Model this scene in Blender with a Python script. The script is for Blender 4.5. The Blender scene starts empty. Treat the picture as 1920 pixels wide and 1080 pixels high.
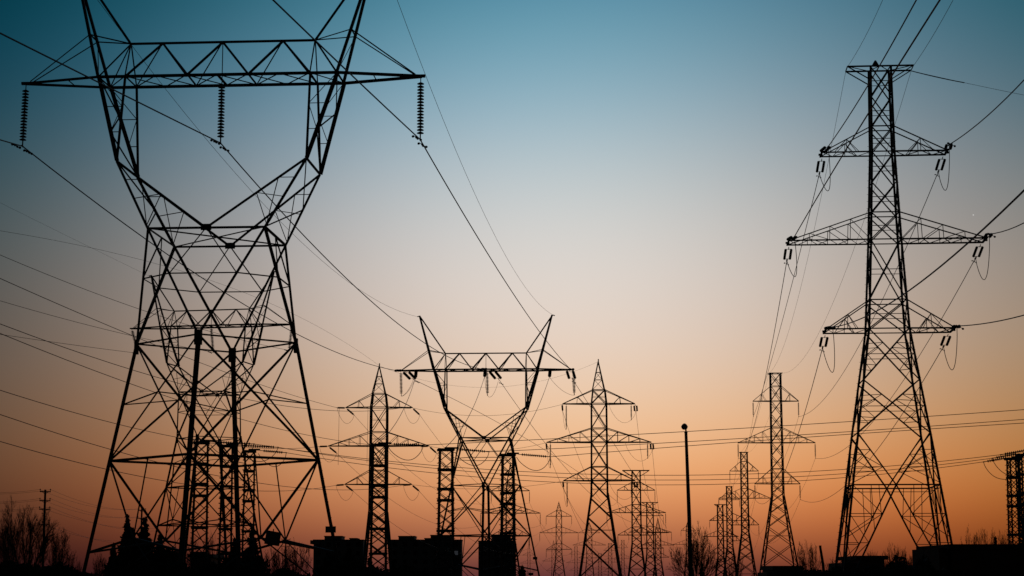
import bpy, math, random
import numpy as np
from math import sin, cos, tan, atan, atan2, sqrt, pi, radians, exp
from mathutils import Vector, Matrix

S = bpy.context.scene
COL = S.collection
random.seed(7)

# ------------------------------------------------------------------ camera
F = 3645.0                      # focal length in photo pixels (1920 wide)
PT = atan((1086 - 540) / F)     # upward pitch
CZ = 1.7                        # eye height
cam_d = bpy.data.cameras.new('camera'); cam = bpy.data.objects.new('camera', cam_d)
COL.objects.link(cam)
cam.location = (0, 0, CZ); cam.rotation_euler = (pi / 2 + PT, 0, 0)
cam_d.sensor_width = 36; cam_d.lens = F / 1920 * 36
cam_d.clip_start = 0.1; cam_d.clip_end = 9000
S.camera = cam
S.view_settings.view_transform = 'Standard'; S.view_settings.look = 'None'
S.view_settings.exposure = 0; S.view_settings.gamma = 1
S.view_settings.use_curve_mapping = False

# ------------------------------------------------------------------ world: dusk sky after sunset
# afterglow centred a little right of the line of sight, blue overhead, dark behind the viewer
world = bpy.data.worlds.new('World'); S.world = world; world.use_nodes = True
NT = world.node_tree; NT.nodes.clear()
def nn(t, **k):
    n = NT.nodes.new(t)
    for a, b in k.items(): setattr(n, a, b)
    return n
def mth(op, a, b=None, c=None, clamp=False):
    n = nn('ShaderNodeMath', operation=op, use_clamp=clamp)
    for i, v in enumerate((a, b, c)):
        if v is None: continue
        if isinstance(v, (int, float)): n.inputs[i].default_value = v
        else: NT.links.new(v, n.inputs[i])
    return n.outputs[0]
def mrange(v, a, b, c, d, it='SMOOTHSTEP'):
    n = nn('ShaderNodeMapRange', interpolation_type=it)
    NT.links.new(v, n.inputs[0])
    for i, x in enumerate((a, b, c, d)): n.inputs[i + 1].default_value = x
    return n.outputs[0]
tc = nn('ShaderNodeTexCoord')
nrm = nn('ShaderNodeVectorMath', operation='NORMALIZE'); NT.links.new(tc.outputs['Generated'], nrm.inputs[0])
sep = nn('ShaderNodeSeparateXYZ'); NT.links.new(nrm.outputs[0], sep.inputs[0])
sx, sy, sz = sep.outputs
az = mth('ARCTAN2', sx, sy)
e_ = mth('MINIMUM', mth('MAXIMUM', mth('MULTIPLY_ADD', sz, 1 / .16, -1.0), -1.03), 1.0)
a_ = mth('MINIMUM', mth('MAXIMUM', mth('MULTIPLY', az, 1 / .26), -1.03), 1.03)
def powr(v, k):
    if k == 0: return None
    o = v
    for _ in range(k - 1): o = mth('MULTIPLY', o, v)
    return o
TERMS = [(i, 0) for i in range(7)] + [(i, 1) for i in range(4)] + [(i, 2) for i in range(5)] + [(i, 3) for i in range(3)] + [(i, 4) for i in range(3)]
COEF = [[-0.3683, -0.4459, -0.5171], [-0.6793, -0.1235, 0.2349], [-1.4469, -1.2131, -1.3088], [-1.972, -0.4443, 1.2726], [0.8512, 0.6111, -1.1639], [2.2968, 1.4244, -0.3888], [-1.5611, -1.5089, 0.7324], [0.316, 0.327, 0.3017], [0.1457, -0.0345, -0.252], [0.5392, 0.2639, 0.1977], [0.1404, -0.0446, 0.3286], [-1.5032, -1.643, -1.6817], [-0.6615, -0.2311, 0.3779], [-0.0062, -0.1909, -0.3835], [-0.1344, 0.3312, 0.0649], [-0.2567, -0.0182, -0.1272], [0.2557, 0.1283, 0.0876], [0.1853, 0.02, 0.2398], [0.0811, -0.1809, -0.397], [0.1014, 0.2824, 0.3042], [-0.1621, 0.0338, -0.1855], [-0.6576, 0.1344, 0.2902]]
acc = None
for (i, j), c in zip(TERMS, COEF):
    pe, pa = powr(e_, i), powr(a_, j)
    f = pe if pa is None else (pa if pe is None else mth('MULTIPLY', pe, pa))
    n = nn('ShaderNodeVectorMath', operation='MULTIPLY_ADD')
    n.inputs[0].default_value = c
    if f is None: n.inputs[1].default_value = (1, 1, 1)
    else: NT.links.new(f, n.inputs[1])
    if acc is None: n.inputs[2].default_value = (0, 0, 0)
    else: NT.links.new(acc, n.inputs[2])
    acc = n.outputs[0]
sp = nn('ShaderNodeSeparateXYZ'); NT.links.new(acc, sp.inputs[0])
cmb = nn('ShaderNodeCombineXYZ')
for k in range(3): NT.links.new(mth('EXPONENT', sp.outputs[k]), cmb.inputs[k])
fade = mth('MULTIPLY', mrange(mth('ABSOLUTE', az), .27, 1.1, 1, .05), mrange(sz, .32, .8, 1, .15))
fade = mth('MULTIPLY', fade, mrange(sz, -.12, -.02, .05, 1))
sc_ = nn('ShaderNodeVectorMath', operation='SCALE'); NT.links.new(cmb.outputs[0], sc_.inputs[0]); NT.links.new(fade, sc_.inputs['Scale'])
# the evening star, a pin-prick right of the big right-hand tower
def ray(px, py):
    x = (px - 960) / F; y = (540 - py) / F
    return Vector((x, cos(PT) - y * sin(PT), sin(PT) + y * cos(PT)))
sd = ray(1825, 403).normalized()
df = nn('ShaderNodeVectorMath', operation='SUBTRACT'); NT.links.new(nrm.outputs[0], df.inputs[0]); df.inputs[1].default_value = sd
ln = nn('ShaderNodeVectorMath', operation='LENGTH'); NT.links.new(df.outputs[0], ln.inputs[0])
st = mrange(ln.outputs['Value'], .0001, .0005, .3, 0)
ad = nn('ShaderNodeVectorMath', operation='ADD'); NT.links.new(sc_.outputs[0], ad.inputs[0]); NT.links.new(st, ad.inputs[1])
bg = nn('ShaderNodeBackground'); NT.links.new(ad.outputs[0], bg.inputs[0]); bg.inputs[1].default_value = 1.0
wo = nn('ShaderNodeOutputWorld'); NT.links.new(bg.outputs[0], wo.inputs[0])

# ------------------------------------------------------------------ materials
def mat(name, c1, c2, rough=.7, scale=6, metallic=0.0):
    m = bpy.data.materials.new(name); m.use_nodes = True
    t = m.node_tree; b = t.nodes['Principled BSDF']
    no = t.nodes.new('ShaderNodeTexNoise'); no.inputs['Scale'].default_value = scale; no.inputs['Detail'].default_value = 5
    g = t.nodes.new('ShaderNodeTexCoord'); t.links.new(g.outputs['Object'], no.inputs['Vector'])
    cr = t.nodes.new('ShaderNodeValToRGB'); cr.color_ramp.elements[0].position = .3; cr.color_ramp.elements[1].position = .7
    cr.color_ramp.elements[0].color = (*c1, 1); cr.color_ramp.elements[1].color = (*c2, 1)
    t.links.new(no.outputs['Fac'], cr.inputs[0]); t.links.new(cr.outputs[0], b.inputs['Base Color'])
    b.inputs['Roughness'].default_value = rough; b.inputs['Metallic'].default_value = metallic
    return m
M = dict(
    steel=mat('weathered_steel', (.10, .10, .10), (.17, .165, .16), .75, 3),
    wire=mat('aluminium_wire', (.10, .10, .10), (.14, .14, .14), .6, 20),
    porc=mat('brown_porcelain', (.05, .025, .018), (.09, .045, .03), .4, 9),
    wood=mat('creosote_wood', (.06, .045, .03), (.10, .075, .05), .9, 5),
    bark=mat('bark', (.06, .05, .04), (.11, .09, .07), .9, 12),
    leaf=mat('evergreen_needles', (.025, .045, .02), (.05, .08, .03), .85, 8),
    shrub=mat('shrub_leaves', (.035, .045, .02), (.07, .075, .035), .85, 8),
    grass=mat('rough_grass', (.05, .055, .025), (.11, .10, .05), .95, .15),
    conc=mat('concrete_panel', (.24, .23, .22), (.32, .31, .29), .85, .8),
    brick=mat('brown_brick', (.16, .09, .06), (.24, .14, .10), .9, 1.2),
    roof=mat('dark_roofing', (.05, .05, .055), (.09, .09, .09), .9, 3),
    glass=mat('dark_glass', (.02, .025, .03), (.03, .035, .04), .15, 2),
    paint=mat('sign_back', (.16, .16, .16), (.2, .2, .2), .6, 4),
)
def emat(name, col, s):
    m = bpy.data.materials.new(name); m.use_nodes = True
    b = m.node_tree.nodes['Principled BSDF']
    b.inputs['Base Color'].default_value = (*col, 1)
    b.inputs['Emission Color'].default_value = (*col, 1); b.inputs['Emission Strength'].default_value = s
    return m
M['lit'] = emat('lit_window', (.6, .65, .75), .03)

# ------------------------------------------------------------------ mesh helpers
class MB:
    def __init__(s): s.v = []; s.f = []
    def add(s, vs, fs):
        o = len(s.v); s.v += [tuple(v) for v in vs]; s.f += [tuple(i + o for i in f) for f in fs]
    def frame(s, d, up=None):
        d = d.normalized()
        u = Vector(up) if up else (Vector((0, 0, 1)) if abs(d.z) < .92 else Vector((0, 1, 0)))
        a = d.cross(u)
        if a.length < 1e-5: a = d.cross(Vector((1, 0, 0)))
        a.normalize(); return a, d.cross(a).normalized()
    def prism(s, p, q, prof, up=None, q_scale=1.0):
        p, q = Vector(p), Vector(q)
        if (q - p).length < 1e-6: return
        a, b = s.frame(q - p, up); n = len(prof)
        vs = [p + a * x + b * y for x, y in prof] + [q + a * x * q_scale + b * y * q_scale for x, y in prof]
        fs = [(i, (i + 1) % n, n + (i + 1) % n, n + i) for i in range(n)] + [tuple(range(n - 1, -1, -1)), tuple(range(n, 2 * n))]
        s.add(vs, fs)
    def bar(s, p, q, w, up=None):                       # rolled angle section
        t = w * .16; c = w * .33
        s.prism(p, q, [(-c, -c), (w - c, -c), (w - c, t - c), (t - c, t - c), (t - c, w - c), (-c, w - c)], up)
    def sq(s, p, q, w, h=None, up=None):
        h = h or w
        s.prism(p, q, [(-w / 2, -h / 2), (w / 2, -h / 2), (w / 2, h / 2), (-w / 2, h / 2)], up)
    def rod(s, p, q, r, n=6, qs=1.0):
        s.prism(p, q, [(r * cos(2 * pi * i / n), r * sin(2 * pi * i / n)) for i in range(n)], None, qs)
    def tube(s, pts, r, n=5, r1=None):
        pts = [Vector(p) for p in pts]; m = len(pts); vs = []
        for i, p in enumerate(pts):
            d = pts[min(i + 1, m - 1)] - pts[max(i - 1, 0)]
            a, b = s.frame(d); rr = r if r1 is None else r + (r1 - r) * i / (m - 1)
            vs += [p + a * (rr * cos(2 * pi * k / n)) + b * (rr * sin(2 * pi * k / n)) for k in range(n)]
        fs = [(i * n + k, i * n + (k + 1) % n, (i + 1) * n + (k + 1) % n, (i + 1) * n + k) for i in range(m - 1) for k in range(n)]
        fs += [tuple(range(n - 1, -1, -1)), tuple((m - 1) * n + k for k in range(n))]
        s.add(vs, fs)
    def lathe(s, p, d, prof, n=10):                      # prof: (distance along d, radius)
        p, d = Vector(p), Vector(d).normalized(); a, b = s.frame(d); vs = []
        for h, r in prof:
            vs += [p + d * h + a * (r * cos(2 * pi * k / n)) + b * (r * sin(2 * pi * k / n)) for k in range(n)]
        m = len(prof)
        fs = [(i * n + k, i * n + (k + 1) % n, (i + 1) * n + (k + 1) % n, (i + 1) * n + k) for i in range(m - 1) for k in range(n)]
        fs += [tuple(range(n - 1, -1, -1)), tuple((m - 1) * n + k for k in range(n))]
        s.add(vs, fs)
    def box(s, x0, x1, y0, y1, z0, z1):
        vs = [(x, y, z) for z in (z0, z1) for y in (y0, y1) for x in (x0, x1)]
        s.add(vs, [(0, 2, 3, 1), (4, 5, 7, 6), (0, 1, 5, 4), (2, 6, 7, 3), (0, 4, 6, 2), (1, 3, 7, 5)])
    def obj(s, name, m, parent=None, loc=None, smooth=False):
        me = bpy.data.meshes.new(name); me.from_pydata(s.v, [], s.f); me.update()
        me.materials.append(m if not isinstance(m, str) else M[m])
        if smooth: me.polygons.foreach_set('use_smooth', [True] * len(me.polygons))
        o = bpy.data.objects.new(name, me); COL.objects.link(o)
        if parent: o.parent = parent
        if loc is not None: o.location = loc
        return o
def tag(o, label, cat, group=None, kind=None):
    if label: o['label'] = label
    if cat: o['category'] = cat
    if group: o['group'] = group
    if kind or label: o['kind'] = kind or 'thing'
    return o
def thing(name, label, cat, loc=(0, 0, 0), rotz=0, group=None):
    o = bpy.data.objects.new(name, None); COL.objects.link(o); o.empty_display_size = .5
    o.location = loc; o.rotation_euler = (0, 0, rotz)
    return tag(o, label, cat, group)
def pix(px, py, Y):
    """world point seen at a photo pixel, on the plane y = Y"""
    d = ray(px, py); return Vector((0, 0, CZ)) + d * (Y / d.y)
def proj(P):
    x, y, z = P; z -= CZ
    d = y * cos(PT) + z * sin(PT)
    return (960 + F * x / d, 540 - F * (-y * sin(PT) + z * cos(PT)) / d)
def lerp(a, b, t): return Vector(a) + (Vector(b) - Vector(a)) * t

# ------------------------------------------------------------------ ground
g = MB(); nx = 40
for i in range(nx + 1):
    for j in range(nx + 1):
        x = -3000 + 6000 * i / nx; y = -600 + 6000 * j / nx
        g.v.append((x, y, -.02 - .15 * (sin(x * .011) * sin(y * .013)) ** 2))
for i in range(nx):
    for j in range(nx):
        a = i * (nx + 1) + j; g.f.append((a, a + nx + 1, a + nx + 2, a + 1))
tag(g.obj('ground', 'grass'), 'flat rough grass ground of the power line corridor', 'ground', None, 'structure')

# ------------------------------------------------------------------ V-waisted (cat-head) towers
CH = dict(L=12.0, zc=31.21, dc=1.28, zt=33.55, xt=5.59, xo=7.15, xi=5.54, xk=5.59, zk=25.85, dk=2.35,
          xw=3.405, zw=21.68, dw=3.18, xd=4.73, yd=4.45, zd=15.35, xr=6.14, yr=6.02, zr=8.53, xp=9.2, zp=38.8)
def cathead(label, X, Y, yaw, dz=0.0, k=1.0, plate=False, sign=False):
    """k thickens the members a little for far copies"""
    d = CH
    root = thing('transmission_tower', label, 'pylon', (X, Y, 0), yaw, 'V-waisted lattice towers')
    zc, zt, zk, zw, zd, zr, zp = [d[n] + dz for n in ('zc', 'zt', 'zk', 'zw', 'zd', 'zr', 'zp')]
    LG, DG, SC, TH = .235 * k, .165 * k, .10 * k, .07 * k
    Rn = [Vector((-d['xd'], 0, zd)), Vector((0, -d['yd'], zd)), Vector((d['xd'], 0, zd)), Vector((0, d['yd'], zd))]
    Rr = [Vector((-d['xr'], 0, zr)), Vector((0, -d['yr'], zr)), Vector((d['xr'], 0, zr)), Vector((0, d['yr'], zr))]
    Ft = [a + (b - a) * (a.z / (a.z - b.z)) for a, b in zip(Rn, Rr)]
    def onleg(i, z): return Rn[i] + (Rr[i] - Rn[i]) * ((zd - z) / (zd - zr))
    for i in range(4):
        m = MB(); m.bar(Rn[i], Ft[i], LG * (1.1 if i % 2 == 0 else 1.6))
        gw = .1 if i % 2 == 0 else .2; m.box(Rn[i].x - gw, Rn[i].x + gw, Rn[i].y - .16, Rn[i].y + .16, zd - .6, zd + .25)
        f = Ft[i]; m.box(f.x - .5, f.x + .5, f.y - .5, f.y + .5, -.3, .35)
        if plate:
            for h in range(14):                                     # step bolts
                p = onleg(i, 2.5 + h * .45); m.rod(p, p + Vector((.16, -.05, 0)), .012, 4)
        m.obj('leg', 'steel', root)
    m = MB(); zm = zd - (zd - zr) * .47
    zb = max(2.9, zr - 5.3); zbm = zb + .75
    for i in range(4):
        j = (i + 1) % 4
        m.sq(Rn[i], Rn[j], DG * .8); m.bar(Rr[i], Rr[j], DG * 1.25)
        m.bar(Rn[i], Rr[j], DG); m.bar(Rn[j], Rr[i], DG)
        xc = (onleg(i, zm) + onleg(j, zm)) / 2; xc = Vector((xc.x, xc.y, zm + .15))
        m.bar(onleg(i, zm - .35), xc, SC); m.bar(onleg(j, zm - .35), xc, SC)
        # redundant bracing from the crossing to the quarter points
        # lower panel: inverted V into a mid-face node, down to the feet
        mid = (Rr[i] + Rr[j]) / 2; bn = (onleg(i, zb) + onleg(j, zb)) / 2; bn.z = zbm
        m.bar(Rr[i], bn, DG); m.bar(Rr[j], bn, DG); m.bar(mid, bn, SC)
        m.bar(onleg(i, zb), bn, DG * 1.1); m.bar(onleg(j, zb), bn, DG * 1.1)
        m.bar(bn, onleg(i, .35), SC); m.bar(bn, onleg(j, .35), SC)
        if dz > 3:                                                   # body extension: one more panel
            m.bar(onleg(i, zb), onleg(j, zb), DG)
    m.obj('body_bracing', 'steel', root)
    # waist: rectangle above, diamond below
    W = [Vector((-d['xw'], -d['dw'], zw)), Vector((d['xw'], -d['dw'], zw)), Vector((d['xw'], d['dw'], zw)), Vector((-d['xw'], d['dw'], zw))]
    m = MB(); links = [(0, 0), (0, 1), (1, 1), (1, 2), (2, 2), (2, 3), (3, 3), (3, 0)]
    ring = []
    for a, b in links:
        m.bar(W[a], Rn[b], LG * .92); ring.append(lerp(W[a], Rn[b], .43))
    for i in range(8): m.bar(ring[i], ring[(i + 1) % 8], SC)
    for a in range(4):
        b = (a + 1) % 4; c = (W[a] + W[b]) / 2
        m.bar(W[a], W[b], DG * 1.1)
        ra = ring[2 * a + 1]; rb = ring[(2 * a + 2) % 8]
        m.bar(c, ra, SC); m.bar(c, rb, SC)
    m.bar(W[0], W[2], SC * 1.1); m.bar(W[1], W[3], SC * 1.1)
    m.obj('waist_frame', 'steel', root)
    # fork arms
    for s in (-1, 1):
        m = MB()
        K = {}; Wc = {}; Mi = {}
        for y in (-1, 1):
            K[y] = Vector((s * d['xk'], y * d['dk'], zk)); Wc[y] = Vector((s * d['xw'], y * d['dw'], zw)); Mi[y] = Vector((0, y * d['dw'], zw))
            m.bar(K[y], Wc[y], LG); m.bar(K[y], Mi[y], LG * .9)
            for t0, t1 in ((.28, .28), (.56, .5)):
                m.bar(lerp(K[y], Wc[y], t0), lerp(K[y], Mi[y], t1), TH)
            m.bar(lerp(K[y], Mi[y], .28), lerp(K[y], Wc[y], .96), TH)
            m.bar(lerp(K[y], Mi[y], .5), lerp(K[y], Wc[y], .96), TH)
            o, n_ = Vector((s * d['xo'], y * d['dc'], zc)), Vector((s * d['xi'], y * d['dc'], zc))
            m.bar(o, K[y], LG * 1.35); m.bar(n_, K[y], DG * 1.15)
            m.bar(lerp(o, K[y], .36), lerp(n_, K[y], .36), TH); m.bar(lerp(o, K[y], .66), lerp(n_, K[y], .66), TH)
            m.bar(lerp(o, K[y], 0), lerp(n_, K[y], .36), TH); m.bar(lerp(o, K[y], .66), lerp(n_, K[y], .36), TH)
        m.bar(K[-1], K[1], DG)
        for (A, B, nseg) in ((K, Wc, 2), ({-1: Vector((s * d['xo'], -d['dc'], zc)), 1: Vector((s * d['xo'], d['dc'], zc))}, K, 3)):
            for q in range(nseg):
                t0, t1 = q / nseg, (q + 1) / nseg
                y = 1 if q % 2 else -1
                m.bar(lerp(A[y], B[y], t0), lerp(A[-y], B[-y], t1), SC)
        m.obj('fork_arm', 'steel', root)
    for y in (-1, 1):
        m = MB(); m.box(-.3, .3, y * d['dw'] - .05, y * d['dw'] + .05, zw - .16, zw + .2); m.obj('gusset_plate', 'steel', root)
    # crossarm
    m = MB(); xo, L, dc = d['xo'], d['L'], d['dc']
    for y in (-1, 1):
        m.bar((-xo, y * dc, zc), (xo, y * dc, zc), DG * 1.45)
        for s in (-1, 1): m.bar((s * xo, y * dc, zc), (s * L, y * .06, zc), DG * 1.45)
    m.bar((-d['xt'], 0, zt), (d['xt'], 0, zt), DG * 1.15)
    top = [-d['xt'], -3.65, 0, 3.65, d['xt']]; bot = [-d['xi'], -1.85, 1.85, d['xi']]
    for y in (-1, 1):
        for q in range(5):
            for b in (q - 1, q):
                if 0 <= b < 4 and not (q in (0, 4)):
                    m.bar((top[q], 0, zt), (bot[b], y * dc, zc), DG * (1.3 if y < 0 else .8))
        for s in (-1, 1):
            m.bar((s * d['xt'], 0, zt), (s * d['xi'], y * dc, zc), SC); m.bar((s * d['xt'], 0, zt), (s * xo, y * dc, zc), DG * .75)
    m.bar((0, 0, zt), (0, 0, zc), TH)
    nodes = [-L, -xo, -d['xi'], -3.7, -1.85, 0, 1.85, 3.7, d['xi'], xo, L]
    for q in range(1, 9):
        y = 1 if q % 2 else -1
        m.bar((nodes[q], y * dc, zc), (nodes[q + 1], -y * dc, zc), TH * 1.1)
        if 2 <= q <= 7: m.bar((nodes[q], -y * dc, zc), (nodes[q + 1], y * dc, zc), TH * 1.1)
    for x in (-xo, -d['xi'], d['xi'], xo): m.bar((x, -dc, zc), (x, dc, zc), SC)
    m.bar((0, -dc, zc), (0, dc, zc), DG)
    for s in (-1, 1):
        h = (L - xo) * .42; m.bar((s * (xo + h), -dc * .6, zc), (s * (xo + h), dc * .6, zc), TH)
        m.sq((s * (L - .25), 0, zc), (s * (L + .22), 0, zc), .2, .16)
    m.obj('crossarm', 'steel', root)
    for s in (-1, 1):                                                # earth-wire peaks
        m = MB(); ap = Vector((s * d['xp'], 0, zp))
        br = []
        for y in (-1, 1):
            o = Vector((s * xo, y * dc, zc)); m.bar(o, ap, LG * 1.25); br.append(lerp(o, ap, .36))
            m.bar(br[-1], (s * (L - .35), y * .15, zc + .08), SC); m.bar(br[-1], (s * d['xt'], 0, zt), SC)
        m.bar(ap, (s * d['xt'], 0, zt), DG * 1.35); m.bar(br[0], br[1], SC)
        m.bar((s * xo, -dc, zc), br[1], TH); m.sq(ap, ap + Vector((s * .35, 0, -.1)), .12)
        m.obj('earth_wire_peak', 'steel', root)
    if plate:
        p = onleg(2, 4.52); m = MB(); m.box(p.x - .3, p.x + .3, p.y - .26, p.y - .22, p.z - .18, p.z + .18)
        m.rod((p.x - .2, p.y - .24, p.z), (p.x - .2, p.y, p.z), .02, 5); m.rod((p.x + .2, p.y - .24, p.z), (p.x + .2, p.y, p.z), .02, 5)
        m.obj('number_plate', 'paint', root)
    if sign:
        a = (onleg(1, zb) + onleg(2, zb)) / 2; a.z = zbm
        c = lerp(onleg(1, zb), a, .93) + Vector((1.02, -.25, .02))
        m = MB(); ux = Vector((.985, 0, -.17)); uz = Vector((.17, 0, .985))
        q = [c + ux * (.42 * sx_) + uz * (.38 * sz_) for sx_, sz_ in ((-1, -1), (1, -1), (1, 1), (-1, 1))]
        m.add(q + [v + Vector((0, .04, 0)) for v in q], [(0, 1, 2, 3), (7, 6, 5, 4), (0, 4, 5, 1), (1, 5, 6, 2), (2, 6, 7, 3), (3, 7, 4, 0)])
        m.sq(c + Vector((0, .04, .3)), c + Vector((0, .22, .5)), .05)
        o = m.obj('sign_panel', 'paint', root); o['label'] = 'square sign panel hung askew'
    bpy.context.view_layer.update()
    Mx = Matrix.Translation((X, Y, 0)) @ Matrix.Rotation(yaw, 4, 'Z')
    return dict(root=root, M=Mx, tips=[Mx @ Vector((x, 0, zc - .1)) for x in (-L + .05, 0, L - .05)],
                near=[Mx @ Vector((x, -dc if x == 0 else -.15, zc)) for x in (-L + .1, 0, L - .1)],
                far=[Mx @ Vector((x, dc if x == 0 else .15, zc)) for x in (-L + .5, .5, L - .1)],
                peaks=[Mx @ Vector((s * d['xp'] + s * .3, 0, zp - .1)) for s in (-1, 1)])

D1 = 'big V-waisted lattice tower filling the left of the view'
D2 = 'V-waisted tower in the middle distance'
D3 = 'V-waisted tower seen through the big left tower'
c1 = cathead('nearest V-waisted lattice tower, big and black on the left, top cut by the frame', -17.33, 113.03, -.0735, 0, .66, plate=True, sign=True)
p2 = pix(911, 698, 267); c2 = cathead('V-waisted lattice tower in the middle distance with blocky tension insulators under its crossarm', p2.x, 267, -.06, -.95, .84, plate=True)
p3 = pix(396, 612, 273); c3 = cathead('distant V-waisted lattice tower framed by the legs of the big left tower', p3.x, 273, -.2, 5.9, .82)

# ------------------------------------------------------------------ three-armed double-circuit towers
def width_at(prof, z):
    for (z0, w0), (z1, w1) in zip(prof, prof[1:]):
        if z0 >= z >= z1: return w0 + (w1 - w0) * (z0 - z) / (z0 - z1)
    return prof[-1][1] if z < prof[-1][0] else prof[0][1]
def arm_tower(label, X, Y, yaw, prof, arms, top, k=1.0, detail=1, strain=False, group='three-armed lattice towers', low=None, zring=None, ph=1.9, stop=5.2, asym=0.0):
    """prof: (z, half width) downwards to z=0; arms: (z, half length, top chord z) from the top; top: ('flat', z, half bar) or ('peak', z)"""
    root = thing('transmission_tower', label, 'pylon', (X, Y, 0), yaw, group)
    LG, DG, TH = .20 * k, .10 * k, .058 * k
    bar = (lambda m, p, q, w: m.bar(p, q, w)) if detail else (lambda m, p, q, w: m.sq(p, q, w))
    ztop = prof[0][0]
    def C(q, z):
        w = width_at(prof, z); return Vector((w * (-1, 1, 1, -1)[q], w * (-1, -1, 1, 1)[q], z))
    for q in range(4):
        m = MB()
        for (z0, _), (z1, _) in zip(prof, prof[1:]):
            bar(m, C(q, z0), C(q, z1), LG * (1.0 if detail > 1 or z1 > prof[-1][0] + 1 else 1.35))
        f = C(q, 0); m.box(f.x - .35, f.x + .35, f.y - .35, f.y + .35, -.3, .3)
        if detail > 1:
            for h in range(60):
                z = 3 + h * .5
                if z > ztop: break
                p = C(q, z); m.rod(p, p + Vector(((-1, 1, 1, -1)[q] * .14, 0, 0)), .012, 4)
        m.obj('leg', 'steel', root)
    # panel levels
    lev = [ztop]
    zl = sorted({a[0] for a in arms} | {a[2] for a in arms}, reverse=True)
    for z in zl:
        z0 = lev[-1]; n = max(1, round((z0 - z) / (2.6 * width_at(prof, (z + z0) / 2))))
        for i in range(n): lev.append(z0 + (z - z0) * (i + 1) / n)
    body_end = lev[-1]
    z = body_end
    if low is None:
        low = []
        while True:
            h = width_at(prof, z) * ph
            if z - h < stop: break
            low.append(z - h); z -= h
    m = MB()
    seq = lev + low
    for i in range(len(seq) - 1):
        z0, z1 = seq[i], seq[i + 1]; big = z0 <= body_end + .01
        for q in range(4):
            r = (q + 1) % 4
            a0, a1, b0, b1 = C(q, z0), C(q, z1), C(r, z0), C(r, z1)
            bar(m, a0, b1, DG * (1.15 if big else 1)); bar(m, b0, a1, DG * (1.15 if big else 1))
            if any(abs(z1 - zz) < .01 for zz in zl): bar(m, a1, b1, DG)
            if detail > 1:
                if big:                                              # redundants
                    c = (a0 + b1) / 2
                    for A0, A1, B1_, B0_ in ((a0, a1, b1, b0), (b0, b1, a1, a0)):
                        for t in (.28, .72):
                            dg = lerp(A0, B1_, t) if t < .5 else lerp(B0_, A1, t)
                            bar(m, dg, lerp(A0, A1, .3 if t < .5 else .7), TH)
                            bar(m, dg, lerp(A0, A1, .52 if t < .5 else .48), TH)
                    zc_ = z0 + (z1 - z0) * .5
                    bar(m, lerp(a0, a1, .5), (a0 + b1) / 2 * .5 + (b0 + a1) / 2 * .5, TH); bar(m, lerp(b0, b1, .5), (a0 + b1 + b0 + a1) / 4, TH)
                else:
                    bar(m, lerp(a0, a1, .5), lerp(b0, b1, .5), TH)
            elif not big and detail == 1:
                bar(m, lerp(a0, a1, .5), lerp(b0, b1, .5), TH * .8)
            elif detail == 1 and i % 2 == 0: bar(m, lerp(a0, a1, .5), lerp(b0, b1, .5), TH * .8)
        if big and i > len(lev) - 1 and detail == 1:
            pass
    # bottom panel: wide inverted V
    zb = seq[-1]; zr = zring or zb * .5
    for q in range(4):
        r = (q + 1) % 4
        a0, b0, af, bf = C(q, zb), C(r, zb), C(q, .2), C(r, .2)
        ar, br = C(q, zr), C(r, zr); mid = (ar + br) / 2
        bar(m, a0, mid, DG * 1.2); bar(m, b0, mid, DG * 1.2); bar(m, mid, af, DG * 1.2); bar(m, mid, bf, DG * 1.2)
        bar(m, ar, br, DG * 1.2); bar(m, a0, b0, DG if detail < 2 else TH * .01 + .0001) if detail < 2 else None
        if detail > 1:
            bar(m, ar + Vector((0, 0, -.25)), br + Vector((0, 0, -.25)), TH)
            for Ar, Af in ((ar, af), (br, bf)):
                eh = Af - mid; eh.z = 0; D = eh.length; eh.normalize()
                for t in (.42, .6):
                    P_ = lerp(Ar, mid, t); bar(m, P_, lerp(mid, Af, (P_ - mid).dot(eh) / D), TH)
            for A0, Ar, Af in ((a0, ar, af), (b0, br, bf)):
                for t in (.33, .66):
                    bar(m, lerp(A0, Ar, t), lerp(A0, mid, t), TH); bar(m, lerp(A0, Ar, t + .3), lerp(A0, mid, t), TH)
                    bar(m, lerp(A0, Ar, t - .3), lerp(A0, mid, t), TH)
                for t in (.25, .5, .75):
                    bar(m, lerp(Ar, Af, t), lerp(mid, Af, t), TH); bar(m, lerp(Ar, Af, t - .25), lerp(mid, Af, t), TH)
                    bar(m, lerp(mid, Af, t), lerp(Ar, Af, t + .2), TH)
    m.obj('body_bracing', 'steel', root)
    out = dict(root=root, arms=[])
    Mx = Matrix.Translation((X, Y, 0)) @ Matrix.Rotation(yaw, 4, 'Z'); out['M'] = Mx
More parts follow.
